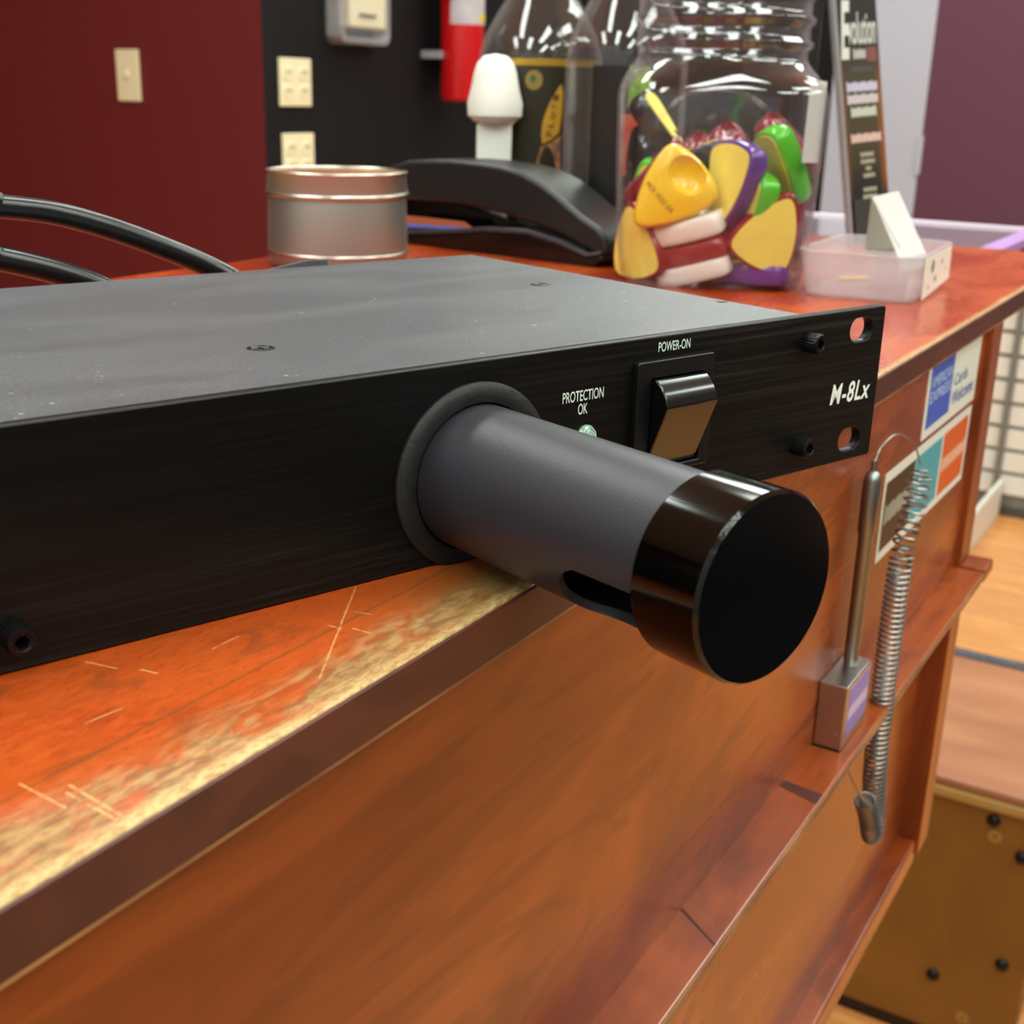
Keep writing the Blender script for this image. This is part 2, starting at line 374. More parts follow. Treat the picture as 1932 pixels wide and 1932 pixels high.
struct('wall_corner', wbox(3900, 4000, 1240, 1800, F, C), m_black)
struct('wall_right', wbox(-2600, 3900, -3100, -3000, F, C), mat('dim_wall_paint', (96, 88, 90), .8))
struct('wall_behind', wbox(-2700, -2600, -3100, 4200, F, C), m_cream2)
dr = struct('door_1', wbox(3900, 3945, 932, 1240, F, C), m_grey)
obj('door_hinge', wbox(3893, 3900, 925, 940, -115, 5), m_grey, dr)
for i, (x, y) in enumerate(TROFFERS):
    t = thing('ceiling_light', 'flush white fluorescent ceiling panel above the shop floor', 'light', W(x, y, C), group='fluorescent ceiling panels')
    fr = bmesh.new()
    for a in ((-620, 620, -170, -150), (-620, 620, 150, 170), (-620, -600, -150, 150), (600, 620, -150, 150)): box(*a, -14, 0, fr)
    obj('light_frame', fr, m_white, t)
    obj('diffuser', box(-600, 600, -150, 150, -6, -1), mat('lit_diffuser', (236, 246, 240), .5, emis=LIGHT), t)

# switches, outlets, thermostat on the left and back walls
def plate_thing(name, label, cat, x, y, z, w, h, kind, m=m_plate):
    t = thing(name, label, cat, W(x, y, z-h/2))
    obj('cover_plate', box(-w/2, w/2, -6, 0, 0, h), m, t, bevel=2)
    if kind == 'switch':
        obj('toggle', box(-5, 5, -15, -6, h/2-3, h/2+12), m, t, bevel=1)
    else:
        for sx in (-w/4, w/4) if w > 90 else (0,):
            for sz in (h*.3, h*.68):
                soc = obj('socket', lathe([(0, -8), (15, -8), (16.5, -6)], 24, 'y', (sx, 0, sz)), m, t, True)
                b = bmesh.new()
                for dx in (-6, 6): box(sx+dx-1.5, sx+dx+1.5, -8.6, -8, sz-2, sz+7, b)
                obj('slots', b, m_hole, soc)
    return t
plate_thing('light_switch', 'small ivory light switch plate alone on the maroon wall', 'switch', 1777, 2204, 117, 72, 112, 'switch').rotation_euler = (0, 0, -PI/2)
plate_thing('wall_outlet', 'upper ivory double outlet plate on the black wall', 'outlet', 1876, 1800, 111, 104, 100, 'outlet')
plate_thing('wall_outlet', 'lower ivory outlet plate on the black wall, half hidden by the round tin', 'outlet', 1880, 1800, -46, 104, 100, 'outlet')
t = thing('thermostat', 'beige thermostat in a clear lock box high on the black wall', 'thermostat', W(2078, 1800, 197))
obj('lock_box', plate(rrect(-92, 92, 0, 230, 22), [rrect(-78, 78, 14, 216, 12)], 46, 3), mat('clear_lockbox', (180, 176, 180), .2, alpha=.45), t, loc=(0, -.046, 0))
obj('box_cover', box(-80, 80, -47, -45, 12, 218), mat('clear_cover', (200, 200, 205), .1, alpha=.1), t)
obj('thermostat_body', box(-52, 84, -40, -1, 36, 180), m_plate, t, bevel=5)
obj('control_slider', box(-20, 40, -44, -40, 60, 66), m_hole, t)

# fire extinguisher on the black wall
t = thing('fire_extinguisher', 'red fire extinguisher hanging on the black wall behind the bottles', 'extinguisher', W(2425, 1722, 78))
obj('cylinder', lathe([(0, 0), (46, 0), (52, 5), (54, 20), (54, 330), (48, 365), (30, 390), (18, 400), (0, 400)], 48), m_red, t, True)
lb = obj('instruction_label', lathe([(54.4, 180), (54.4, 300)], 48), mat('extinguisher_label', (186, 180, 186), .5, var=.1, vscale=60), t, True)
b = bmesh.new(); b.from_mesh(lb.data); bmesh.ops.delete(b, geom=[f for f in b.faces if f.calc_center_median().y > -.002 or abs(f.normal.z) > .5], context='FACES'); b.to_mesh(lb.data); b.free()
pt = lathe([(55, 186), (55, 206)], 48); bmesh.ops.delete(pt, geom=[f for f in pt.faces if not (f.calc_center_median().y < -.02 and -.01 < f.calc_center_median().x < .05) or abs(f.normal.z) > .5], context='FACES')
obj('yellow_panel', pt, mat('label_yellow', (214, 190, 60), .5), lb)
obj('valve', lathe([(0, 398), (16, 398), (16, 430), (10, 440), (0, 440)], 24), m_steel, t, True)
obj('handle', prism([(-12, 440), (70, 452), (70, 460), (-12, 450)], -8, 8), m_blk, t)
obj('hose', tube(catmull([(-12, 0, 430), (-50, 0, 420), (-66, 0, 340), (-64, 0, 300), (-62, 0, 240)]), 8), m_blk, t, True)
obj('wall_strap', box(-70, -54, 20, 76, 100, 118), mat('grey_clip', (150, 146, 150), .4), t)
obj('wall_bracket', box(-20, 20, 50, 78, 60, 320), m_blk, t)

# slat wall, plinth, display case and plywood box at the far right
t = thing('slat_wall_display', 'white slatted display panel standing at the far end of the wood floor', 'display', W(3762, 150, F))
sb = bmesh.new()
for k in range(9): box(0, 18, -650, 760, 68+k*75, 68+k*75+62, sb)
obj('slat_board', sb, m_slat, t, bevel=2)
obj('backing_board', box(12, 40, -650, 760, 0, 745), m_groove, t)
obj('base_rail', box(-14, 12, -650, 760, 0, 26), mat('dark_base_rail', (66, 66, 60), .5), t)
obj('upright_standard', box(-14, -1, 368, 388, 30, 745), mat('grey_steel_upright', (118, 118, 110), .4), t)
obj('top_rail', box(-12, 40, -650, 760, 745, 770), m_blk, t)
for k in range(2):
    o = obj('cream_bin', box(-130, -16, 0, 170, 0, 90), mat('cream_bin', (226, 214, 176), .5), loc=W(3762, 150+90, -400), bevel=8)
    tag(o, ['cream box on top of the white slatted panel, nearer the counter', 'cream box on top of the white slatted panel, farther from the counter'][k], 'box')
    o.location = W(3900-10, 150+260*k, F+770)
o = obj('display_plinth', box(0, 720, 0, 14, 0, 122), m_slat, loc=W(3020, 503, F), bevel=3); tag(o, 'low white board running along the wood floor beside the slatted panel', 'board')

def rc(P, k=.9208):
    c = (-360.571, -121.549, 98.361); return tuple(c[i]+k*(P[i]-c[i]) for i in range(3))
t = thing('plywood_box', 'low plywood box with bolt heads on its golden brown front, on the wood floor', 'box', W(1186, 0, F))
top = -735-F
m_ply = mat('golden_plywood', (128, 86, 26), .55, var=.14, vscale=8)
m_lidp = mat('pinkish_brown_veneer', (176, 120, 84), .4, c2=(150, 96, 66), vscale=5, stretch=(3, .8, 1))
obj('front_board', box(0, 16, -8, 900, 24, top-26), m_ply, t, bevel=2)
obj('box_body', box(16, 400, -4, 896, 24, top-26), m_ply, t)
obj('base_strip', box(6, 396, 2, 890, 0, 24), m_blk, t)
obj('edge_trim', box(-7, 18, -14, 906, top-28, top-14), mat('plywood_edge', (168, 134, 72), .6), t, bevel=2)
obj('top_board', box(-4, 400, -12, 904, top-14, top), m_lidp, t, bevel=4)
obj('carpet_strip', box(400, 426, -12, 904, top-40, top+2), mat('speckled_grey_carpet', (74, 74, 82), .9, var=.6, vscale=260), t)
for P in [(1319, 77.8, -854.9), (1319, 33.7, -899.2), (1319, 125.9, -1136.2), (1319, 35, -1079.8)]:
    q = rc(P); obj('bolt_head', lathe([(0, -7), (4, -7), (8, -4), (9, 0)], 20, 'x', (0, q[1], q[2]-F)), m_screw, t, True)
for P in [(1319, 72.9, -879), (1319, 75.9, -1192.3)]:
    q = rc(P); obj('washer_ring', lathe([(3, -1.5), (9, -1.5), (9, 0), (3, 0)], 24, 'x', (0, q[1], q[2]-F), close=True), mat('plywood_ring', (160, 118, 50), .5), t, True)

t = thing('display_case', 'shallow display case with lavender edging just past the end of the counter', 'case', W(626, 60, F))
obj('case_body', box(2, 204, 3, 345, -F-48, -F-10), mat('navy_case_side', (40, 36, 60), .5), t)
for lx_, ly_ in ((30, 240), (180, 240), (30, 320), (180, 320)): obj('leg', box(lx_-12, lx_+12, ly_-12, ly_+12, 0, -F-48), m_blk, t)
obj('case_top', box(12, 200, 14, 346, -F-9.5, -F-3), mat('grey_glass_top', (150, 136, 146), .12, coat=.5), t)
obj('edge_strip', box(0, 212, -2, 14, -F-10, -F-2), mat('lavender_edge', (170, 130, 190), .4), t, bevel=1)
obj('back_strip', box(198, 212, 14, 346, -F-10, -F-1), mat('pale_lilac_edge', (206, 190, 206), .3), t, bevel=1)

# ---------------------------------------------------------------- counter
t = thing('worktop', 'worn red-orange varnished wooden worktop with a rubbed pale front edge', 'worktop', W(0, 0, 0))
obj('top_board', box(-1300, 620, .9, 408, -10.4, 0), m_top, t, bevel=.6, seg=3)
eb = obj('edge_band', box(-1300, 620, 0, .9, -10.4, -.25), m_edge, t, bevel=.25)
obj('rubbed_edge', box(-1300, 620, .05, .95, -11.1, -10.4), m_raw, t)
t = thing('shop_counter', 'reddish brown panelled wooden counter body under the worn worktop', 'counter', W(0, 0, F))
Z = -F
obj('upper_panel', box(-1300, 331, 3, 20, Z-145.7, Z-10.5), m_panel, t)
obj('lower_panel', box(-1300, 331, 12, 20, Z-322, Z-149.8), m_panel, t)
obj('counter_core', box(-1290, 350, 20, 380, Z-322, Z-12), m_panel, t)
obj('kick_base', box(-1290, 345, 80, 370, 0, Z-322), mat('dark_kick', (52, 26, 18), .6), t)
obj('end_post', box(331, 355, -.3, 385, Z-332, Z-10.5), m_post, t, bevel=.6)
lg = obj('middle_ledge', box(-1300, 331, -13.7, 12, Z-149.8, Z-145.7), m_panel, t, bevel=.8)
obj('worn_nosing', box(-1300, 330.5, -14.1, -13.6, Z-149.5, Z-146.2), m_raw, lg)
obj('ledge_end', box(331, 353, -14.1, -.3, Z-152, Z-144.2), m_post, t, bevel=1.2)
obj('lower_ledge', box(-1300, 331, 1.5, 80, Z-338, Z-322), m_panel, t, bevel=1.5, seg=3)
b = box(62, 63.2, -13.9, 3, Z-145.75, Z-145.5)
patch = obj('stain_patch', prism([(44, -13), (52, -13), (54, 2.9), (49, 2.9)], Z-145.7, Z-145.62, 'z'), mat('dark_repair_patch', (72, 26, 16), .45), lg)
patch = obj('stain_patch', prism([(-52, -13), (-51, -13), (-40, 2.9), (-41.5, 2.9)], Z-145.7, Z-145.62, 'z'), mat('dark_repair_patch', (72, 26, 16), .45), lg)

# card stickers on the counter front
def bars(x0, x1, z0, z1, y, n, gap=.4, bm=None):
    bm = bm or bmesh.new(); w = (x1-x0)/n
    for i in range(n): box(x0+i*w, x0+i*w+w*(1-gap), y-.03, y, z0+(i % 3)*.04*(z1-z0), z1-((i*7) % 4)*.05*(z1-z0), bm)
    return bm
mw = mat('sticker_white', (222, 226, 212), .4)
t = thing('payment_sticker', 'blue and white card sticker at the top of the counter front by the end post', 'sticker', W(0, 3, 0))
obj('sticker_backing', prism([(208, -10.6), (318, -10.6), (317, -47.5), (208, -46.8)], -.15, 0), mw, t)
obj('blue_square', prism([(213, -11), (258.5, -11), (258, -42.5), (213, -42.5)], -.25, -.15), mat('sticker_blue', (44, 90, 188), .4), t)
bt = text('AMERICAN', 215, 256, -24, -18.5, -.3, .01); text('EXPRESS', 215, 256, -31, -25.5, -.3, .01, bm=bt)
obj('lettering', bt, mat('pale_blue_print', (176, 200, 226), .5), t)
bt = text('Cards', 263, 292, -31, -25, -.3, .01); text('Welcome', 262, 310, -41, -33.5, -.3, .01, bm=bt)
obj('blue_lettering', bt, mat('mid_blue_print', (84, 118, 176), .5), t)
t = thing('payment_sticker', 'long white-edged sticker with black, teal and orange squares behind the coiled cord', 'sticker', W(0, 3, 0))
obj('sticker_backing', prism([(152, -48.6), (316, -50.2), (315, -90.5), (152, -88.8)], -.15, 0), mw, t)
obj('black_square', prism([(155.5, -53.5), (203, -53.8), (203, -84.5), (155.5, -84.5)], -.25, -.15), mat('sticker_black', (44, 36, 24), .4), t)
obj('teal_square', prism([(204, -53.6), (254.5, -54), (254, -85.5), (204, -85)], -.25, -.15), mat('sticker_teal', (62, 160, 172), .4), t)
obj('orange_square', prism([(258, -53.8), (311, -54), (310, -86.5), (258, -86)], -.25, -.15), mat('sticker_orange', (214, 92, 24), .4), t)
obj('white_lettering', bars(158, 201, -73, -64, -.27, 16), mat('sticker_pale_print', (186, 184, 166), .5), t)
ob = obj('orange_band', prism([(259, -67), (310, -67), (310, -74), (259, -74)], -.28, -.25), mat('sticker_pale_orange', (222, 158, 116), .5), t)
obj('band_lettering', text('DISCOVER', 262, 307, -72.8, -68.2, -.31, .01), mat('sticker_orange2', (236, 196, 166), .5), ob)

# tethered counter pen in an aluminium block on the middle ledge
t = thing('counter_pen', 'grey metal counter pen upright in its aluminium block, with a coiled metal cord', 'pen', W(100, -2.6, -145.7))
obj('block', box(-12.8, 19.8, -6, 5.4, .3, 28), m_block, t, bevel=.5)
obj('rubber_foot_pad', box(-13.4, 20, -5.6, 5.6, 0, .4), m_blk, t)
stk = obj('block_sticker', box(-9, 17.5, -6.15, -5.98, 5, 25.5), mat('violet_sticker', (132, 120, 186), .45), t)
obj('sticker_band', box(-9, 17.5, -6.2, -6.14, 12, 17), mat('pale_violet', (190, 176, 206), .45), stk)
ex = 2.5
obj('pen_barrel', lathe([(2.4, 27), (2.9, 30), (2.9, 84), (3.5, 85.5), (3.5, 106), (2.6, 109), (1.2, 110), (1.1, 114), (0, 114)], 28, 'z', (ex+7, 0, 0)), m_steel, t, True)
arc = catmull([(ex+7, 0, 113.6), (14, -1, 119), (28, -3, 121), (44, -6, 114), (56, -7, 103)])
cb = tube([p for p in arc], .4, 8)
path = [Vector(p) for p in catmull([(57, -7.5, 100), (52, -7.5, 84), (42, -7.5, 66), (40, -7.5, 33), (41, -7.5, -5), (42, -8, -33), (48, -8.5, -56), (48, -9, -67)])]
coil(path[:17], 4.6, 10, .6, 6, 16, cb); coil(path[16:], 4.6, 56, .6, 6, 14, cb)
path2 = catmull([(48, -9, -67), (43, -10, -66), (34, -10, -52), (22, -10, -38)])
coil(path2, 4.2, 15, .6, 6, 14, cb)
tube(catmull([(24, -12, -42), (14, -10, -32), (0, -7, -14), (-13, -3, 7)]), .6, 8, cb)
obj('coiled_cord', cb, m_steel, t, True)

# ---------------------------------------------------------------- rack power conditioner
amp = thing('rack_power_conditioner', 'black rack-mount power conditioner with a pull-out light tube, overhanging the worktop edge', 'power conditioner', W(0, -28.38, 0.25), (0, 0, -0.340070294))
m_amp = amp
slots = []
for x in (-10.6, -473): 
    for z in (38.0, 6.2): slots.append([(x+4.4*math.cos(a) if False else x+(1.7 if math.cos(a) > 0 else -1.7)+3.4*math.cos(a), z+3.4*math.sin(a)) for a in [2*PI*i/28 for i in range(28)]])
obj('front_panel', plate(rrect(-482.6, 0, 0, 44, 1.3), slots, 3.2, .35), m_face, amp)
ch = obj('chassis', box(-449, -32.8, 3.2, 151, 0.1, 42.2), m_lid, amp, bevel=.6)
ld = obj('lid', box(-449.6, -32.2, 3.4, 151.6, 42.2, 43.5), m_lid, amp, bevel=.5)
for (u, d) in [(177.5, 38.6), (58.9, 82.5), (34.9, 30.9), (300, 82.5), (420, 82.5)]:
    s = obj('lid_screw', lathe([(0, 43.2), (1.6, 43.3), (2.3, 43.75), (3.1, 43.6), (3.3, 43.3)], 24, 'z', (-u, d, 0)) if u > 36 else lathe([(0, 43.3), (1.6, 43.6), (1.9, 43.3)], 24, 'z', (-u, d, 0)), m_screw, amp, True)
    bb = bmesh.new(); box(-u-1.5, -u+1.5, d-.3, d+.3, 43.3, 43.5, bb); box(-u-.3, -u+.3, d-1.5, d+1.5, 43.3, 43.5, bb); obj('cross_recess', bb, mat('recess_black', (4,4,4), .8), s)
obj('rear_tab', prism([(-112, 43.4), (-99, 45.2), (-92, 45.2), (-91.5, 43.4)], 151.8, 153.4), m_lid, amp)
def caphead(x, z):
    bm = bmesh.new(); n = 48; R = []
    prof = [(2.75, 0), (2.75, -4.3), (2.45, -4.9), (1.75, -4.9), (1.6, -4.7)]
    for k, (r, h) in enumerate(prof):
        ring = []
        for i in range(n):
            a = 2*PI*i/n; rr = r*(1.0 if i % 2 else .93) if k < 2 else r
            ring.append(bm.verts.new(((x+rr*math.cos(a))*S, h*S, (z+rr*math.sin(a))*S)))
        R.append(ring)
    for k in range(len(R)-1):
        for j in range(n): bm.faces.new((R[k][j], R[k][(j+1) % n], R[k+1][(j+1) % n], R[k+1][j]))
    hexr = [bm.verts.new(((x+1.35*math.cos(PI/3*(i//8)+ (i % 8)/8*PI/3*0)*1)*S, -4.7*S, (z+1.35*math.sin(PI/3*(i//8)))*S)) for i in range(n)]
    for j in range(n):
        try: bm.faces.new((R[-1][j], R[-1][(j+1) % n], hexr[(j+1) % n], hexr[j]))
        except Exception: pass
    deep = [bm.verts.new(((x+1.3*math.cos(PI/3*i))*S, -1.8*S, (z+1.3*math.sin(PI/3*i))*S)) for i in range(6)]
    top6 = [bm.verts.new(((x+1.35*math.cos(PI/3*i))*S, -4.7*S, (z+1.35*math.sin(PI/3*i))*S)) for i in range(6)]
    for i in range(6): bm.faces.new((top6[i], top6[(i+1) % 6], deep[(i+1) % 6], deep[i]))
    bm.faces.new(deep)
    bmesh.ops.remove_doubles(bm, verts=bm.verts[:], dist=1e-6); bmesh.ops.recalc_face_normals(bm, faces=bm.faces[:]); return bm
for x, z in [(-35, 37), (-35, 8.2), (-248, 7.2), (-448, 7.2), (-448, 37)]: obj('socket_screw', caphead(x, z), m_screw, amp, True, angle=30)

# light tube
u = -147.3; zc = 18.66
gr = obj('grommet', lathe([(16.6, 0), (20.9, 0), (20.9, -.7), (20.2, -1.5), (18.0, -2.0), (16.6, -1.6)], 96, 'y', (u, 0, zc), close=True), m_rubber, amp, True)
# tube body, extends outward (-y)
tb = obj('light_tube', lathe([(16.1, 2), (16.1, -67.5), (14.4, -67.5), (14.4, 2)], 128, 'y', (u, 0, zc), close=True), m_tube, amp, True)
cut = []
for i in range(24):
    a = 2*PI*i/24; cut.append((u+(9*math.cos(a)), -52.5+(-1)*( (13.6 if math.sin(a) > 0 else 0)+9*math.sin(a))))
bm = bmesh.new()
# window cutter: stadium prism along z, below the tube
A = [bm.verts.new((p[0]*S, p[1]*S, (zc-40)*S)) for p in cut]; B = [bm.verts.new((p[0]*S, p[1]*S, (zc-4)*S)) for p in cut]
bm.faces.new(A); bm.faces.new(B[::-1])
for i in range(24): bm.faces.new((A[i], B[i], B[(i+1) % 24], A[(i+1) % 24]))
bmesh.ops.recalc_face_normals(bm, faces=bm.faces[:])
ang = 0.82
bmesh.ops.rotate(bm, verts=bm.verts[:], cent=Vector((u*S, 0, zc*S)), matrix=Matrix.Rotation(ang, 3, 'Y'))
boolean(tb, bm, m_tube)
obj('lamp_bulb', lathe([(0, -40), (4, -40), (4.5, -42), (4.5, -60), (3, -63), (0, -64)], 24, 'y', (u, 0, zc-3)), mat('bulb_glass', (230, 200, 170), .1, alpha=.8), tb, True)
obj('reflector', lathe([(13.8, -66), (8, -52), (5, -40), (4, -38)], 48, 'y', (u, 0, zc)), mat('reflector_metal', (190, 176, 160), .25, 1.0), tb, True)
cap = obj('end_cap', lathe([(16.2, -66.6), (17.2, -66.6), (17.6, -67.2), (17.6, -81.4), (17.0, -82.2), (0, -82.2)], 128, 'y', (u, 0, zc)), m_cap, amp, True, angle=25)
# indicator, switch and lettering
b = lathe([(0, -1.9), (1.2, -1.7), (2.2, -1.1), (2.75, -.5), (2.75, .5)], 40, 'y', (-114.6, 0, 22.7))
ind = obj('indicator_lens', b, mat('clear_green_lens', (150, 190, 172), .08, coat=1, alpha=.8), amp, True)
for rr in (.7, 1.4, 2.1): obj('lens_ring', lathe([(rr-.12, -2.05+rr*.3), (rr+.12, -2.1+rr*.3), (rr+.12, -1.5+rr*.3), (rr-.12, -1.5+rr*.3)], 32, 'y', (-114.6, 0, 22.7), close=True), mat('lens_ring', (190, 220, 204), .15), ind, True)
obj('switch_bezel', plate(rrect(-100.2, -73.6, 10, 38.6, .8), [rrect(-95.6, -77, 11.6, 34.4, .3)], 2.2, .3), m_blk, amp, loc=(0, -.0021, 0))
# rocker profile in (y,z)
pr = [(0, 11.8), (-1.0, 11.8), (-3.9, 19), (-7.4, 27.6), (-7.6, 28.3), (-6.6, 30.6), (-4.9, 32.8), (-3.2, 34.1), (0, 34.2)]
pr2 = []
for a, b_ in zip(pr, pr[1:]): pr2.append(a)
pr2.append(pr[-1])
obj('rocker', prism(pr2, -95.2, -77.4, 'x'), m_rock, amp, bevel=.35, smooth=True, angle=30)
obj('recess_floor', box(-96, -76.6, -.3, 0.2, 11.2, 34.8), mat('recess_black', (4,4,4), .8), amp)
obj('power_on_lettering', text('POWER-ON', -91.9, -80.8, 40.1, 42.5, -.08, .012), m_print, amp)
tx = text('PROTECTION', -122.2, -109.4, 31.3, 33.9, -.08, .012); text('OK', -117.3, -114.3, 28.1, 30.7, -.08, .012, bm=tx)
obj('protection_ok_lettering', tx, m_print, amp)
obj('model_lettering', text('M-8Lx', -21.8, -3.6, 17.6, 23.5, -.08, .018, .2, spacing=1.12), mat('white_print', (232, 244, 236), .5), amp)
obj('cable_gland', lathe([(4, 150), (8, 150), (8, 158), (6, 162), (4, 162)], 24, 'y', (-104, 0, 20), close=True), m_blk, amp, True)
# power cords behind
def to_world(p):
    a = -0.340070294; x, y, z = p; return Vector((x*math.cos(a)-y*math.sin(a), x*math.sin(a)+y*math.cos(a)-28.38, z+.25-F))
c1 = catmull([(-104, 158, 20), (-105, 166, 24), (-111, 174, 34.5), (-120.1, 178, 41), (-138.1, 178, 49.2), (-155, 178, 55.9), (-171.1, 178, 60.8), (-186.4, 178, 63.2), (-196, 178, 64), (-260, 180, 50), (-330, 190, 4.2), (-380, 200, 4.0)])
o = obj('power_cord', tube([to_world(p) for p in c1], 3.6, 20), m_cable, None, True); tag(o, 'upper of the two thick black cables arching up behind the black rack unit', 'cable', None)
c2 = catmull([(-122, 158, 16), (-135, 168, 24), (-152.4, 172, 33.6), (-162.1, 172, 39.2), (-174.7, 172, 44.4), (-189.8, 172, 49.0), (-200, 173, 51), (-250, 176, 40), (-310, 178, 5), (-350, 178, 4)])
o = obj('power_cord', tube([to_world(p) for p in c2], 3.8, 20), m_cable, None, True); tag(o, 'lower thick black cable at the left picture edge behind the black rack unit', 'cable', None)

# ---------------------------------------------------------------- round tin
t = thing('round_tin', 'open round silver tin with rolled rims between the rack unit and the phone', 'tin', W(232, 357, 0))
obj('tin_wall', lathe([(0, .5), (39, .5), (40.2, 2), (41, 7), (40.2, 38), (40, 40), (41, 42), (40.0, 52), (40.8, 53), (40.2, 53.6), (39.4, 53), (39.4, 3), (0, 2)], 96), [m_tin], t, True, angle=50)
def ring(R, z, r): return lathe([(R+r*math.cos(a), z+r*math.sin(a)) for a in [2*PI*i/12 for i in range(12)]], 96, close=True)
for R, z, r in ((40.9, 41.2, 1.3), (41.0, 8.2, 1.0), (40.4, 53.4, .8)): obj('rolled_rim', ring(R, z, r), m_tinr, t, True)
obj('inner_lining', lathe([(39.2, 53), (39.2, 4), (0, 4)], 64), m_gold, t, True)

# ---------------------------------------------------------------- desk phone
ax = Vector((20, 138, 0)).normalized(); side = Vector((ax.y, -ax.x, 0))     # along the phone, away from the camera
t = thing('desk_phone', 'black desk phone with its handset down, behind the round tin', 'phone')
t.matrix_world = frame(ax, -side, Vector((0, 0, 1)), W(325, 232, 0))
hs_top = [(178, 49), (160, 54.5), (144, 56), (120, 57), (98, 56.6), (78, 55.5), (60.9, 53), (45, 47.5), (33, 41.5), (12.4, 29.5), (0, 24), (-6, 19.5), (-8.6, 12), (-8, 7.5)]
hs_bot = [(-2, 6.5), (6, 9.5), (28, 17.5), (50, 22), (75, 25.8), (106, 29), (154, 29), (180, 29)]
obj('handset', prism(hs_top+hs_bot, -42, 2, 'y'), m_phone, t, True, bevel=3.5, seg=4, angle=35)
base = [(182, 0), (2, 0), (-6, 5), (-6.5, 8), (6, 5.2), (27, 11), (53, 15.2), (88, 13.8), (120, 10), (154, 6.5), (182, 6)]
obj('phone_base', prism(base, -48, 4, 'y'), m_phone2, t, True, bevel=1, seg=2, angle=35)
rim = [(182, 6.2), (154, 6.7), (120, 10.2), (88, 14), (53, 15.4), (27, 11.2), (6, 5.4), (-5, 8.2), (-5, 10.2), (6, 8), (27, 14.2), (53, 18.4), (88, 17), (120, 13), (154, 9.6), (182, 9)]
obj('cradle_rim', prism(rim, -48, 4.6, 'y'), mat('grey_phone_trim', (60, 58, 62), .25), t, True, bevel=.6, seg=2, angle=35)
obj('phone_body', prism([(182, 6), (182, 27), (130, 27), (90, 22), (60, 17), (60, 12)], -46, -14, 'y'), m_phone2, t, True)
obj('orange_patch', prism([(100, 14.5), (108, 18.5), (165, 18.5), (165, 10)], 0, 1, 'y'), mat('orange_tone', (170, 96, 64), .4), t)  # orange shape in the gap under the handset, blue strip over it
obj('blue_patch', prism([(104, 13.6), (165, 10.5), (165, 13), (104, 15)], 1, 1.3, 'y'), mat('blue_stripe', (90, 110, 200), .4), t)
# plain candy dispenser behind the phone (no figure on it)
t = thing('candy_dispenser', 'plain white candy dispenser with a domed cap behind the phone', 'dispenser', W(402, 356, 0), (0, 0, yaw-PI/2))
obj('stem', box(-12, 12, -6, 6, 0, 79), m_white, t, bevel=1.5)
obj('collar', box(-10.5, 13, -7, 7, 78.5, 81), m_white, t, bevel=.8)
obj('domed_cap', lathe([(0, 80), (14, 80), (18.5, 84), (19, 92), (16.4, 102), (14.5, 112), (12.5, 118), (8, 122.5), (0, 124)], 48), m_white, t, True)

# ---------------------------------------------------------------- glass bottles
def bottle(x, y, R, label):
    t = thing('glass_bottle', label, 'bottle', W(x, y, 0), (0, 0, 0))
    prof = [(0, 0), (R*.9, 0), (R, 5), (R, 118), (R*.97, 128), (R*.88, 140), (R*.7, 154), (R*.5, 168), (R*.38, 182), (R*.32, 200), (R*.32, 235)]
    inner = [(r-1.6 if r > 2 else 0, h+1.5 if i < 3 else h) for i, (r, h) in enumerate(prof)][::-1]
    P = prof[1:]+[(R*.32-1.6, 235)]+inner[1:-1]
    obj('bottle_glass', lathe(P+[(0, 3)], 72), m_bot, t, True)
    return t
def wrap(R, z0, z1, a0, a1, n=24, t0=.25):         # curved label patch on the bottle
    bm = bmesh.new(); rows = []
    for rr in (R+.1, R+.1+t0):
        rows.append([[bm.verts.new((rr*math.cos(a)*S, rr*math.sin(a)*S, z*S)) for z in (z0, z1)] for a in [a0+(a1-a0)*i/n for i in range(n+1)]])
    I, O = rows
    for i in range(n):
        bm.faces.new((O[i][0], O[i+1][0], O[i+1][1], O[i][1])); bm.faces.new((I[i][1], I[i+1][1], I[i+1][0], I[i][0]))
        bm.faces.new((O[i][1], O[i+1][1], I[i+1][1], I[i][1])); bm.faces.new((I[i][0], I[i+1][0], O[i+1][0], O[i][0]))
    bmesh.ops.recalc_face_normals(bm, faces=bm.faces[:]); return bm
R1 = 44.5; t = bottle(466, 358, R1, 'clear bottle with a gold-edged black label, left of the other bottle')
f0 = math.atan2(-121-358, -360-466)        # bearing of the label centre
def A1(s): return f0+.04+s/R1              # arc length (mm) to angle; +s is towards the right as seen from the front
obj('label', wrap(R1, 12, 122, A1(-38), A1(45)), mat('gold_edge', (176, 140, 40), .35, .4), t)
lb = obj('label_field', wrap(R1+.3, 12, 117.5, A1(-34), A1(40)), mat('label_black', (38, 34, 16), .4), t)
def patch_on(R, pts, t0=.25):      # closed outline (arc mm, height mm) laid on the bottle
    bm = bmesh.new(); A = [bm.verts.new(((R+t0)*math.cos(A1(a))*S, (R+t0)*math.sin(A1(a))*S, z*S)) for a, z in pts]
    B = [bm.verts.new((R*math.cos(A1(a))*S, R*math.sin(A1(a))*S, z*S)) for a, z in pts]; n = len(pts)
    bm.faces.new(A); bm.faces.new(B[::-1])
    for i in range(n): bm.faces.new((A[i], B[i], B[(i+1) % n], A[(i+1) % n]))
    bmesh.ops.triangulate(bm, faces=[f for f in bm.faces if len(f.verts) > 4]); bmesh.ops.recalc_face_normals(bm, faces=bm.faces[:]); return bm
sl = obj('seal', patch_on(R1+.55, [(-6+6*math.cos(i*PI/12), 108+6.5*math.sin(i*PI/12)) for i in range(24)]), mat('label_seal', (140, 118, 50), .4), t)
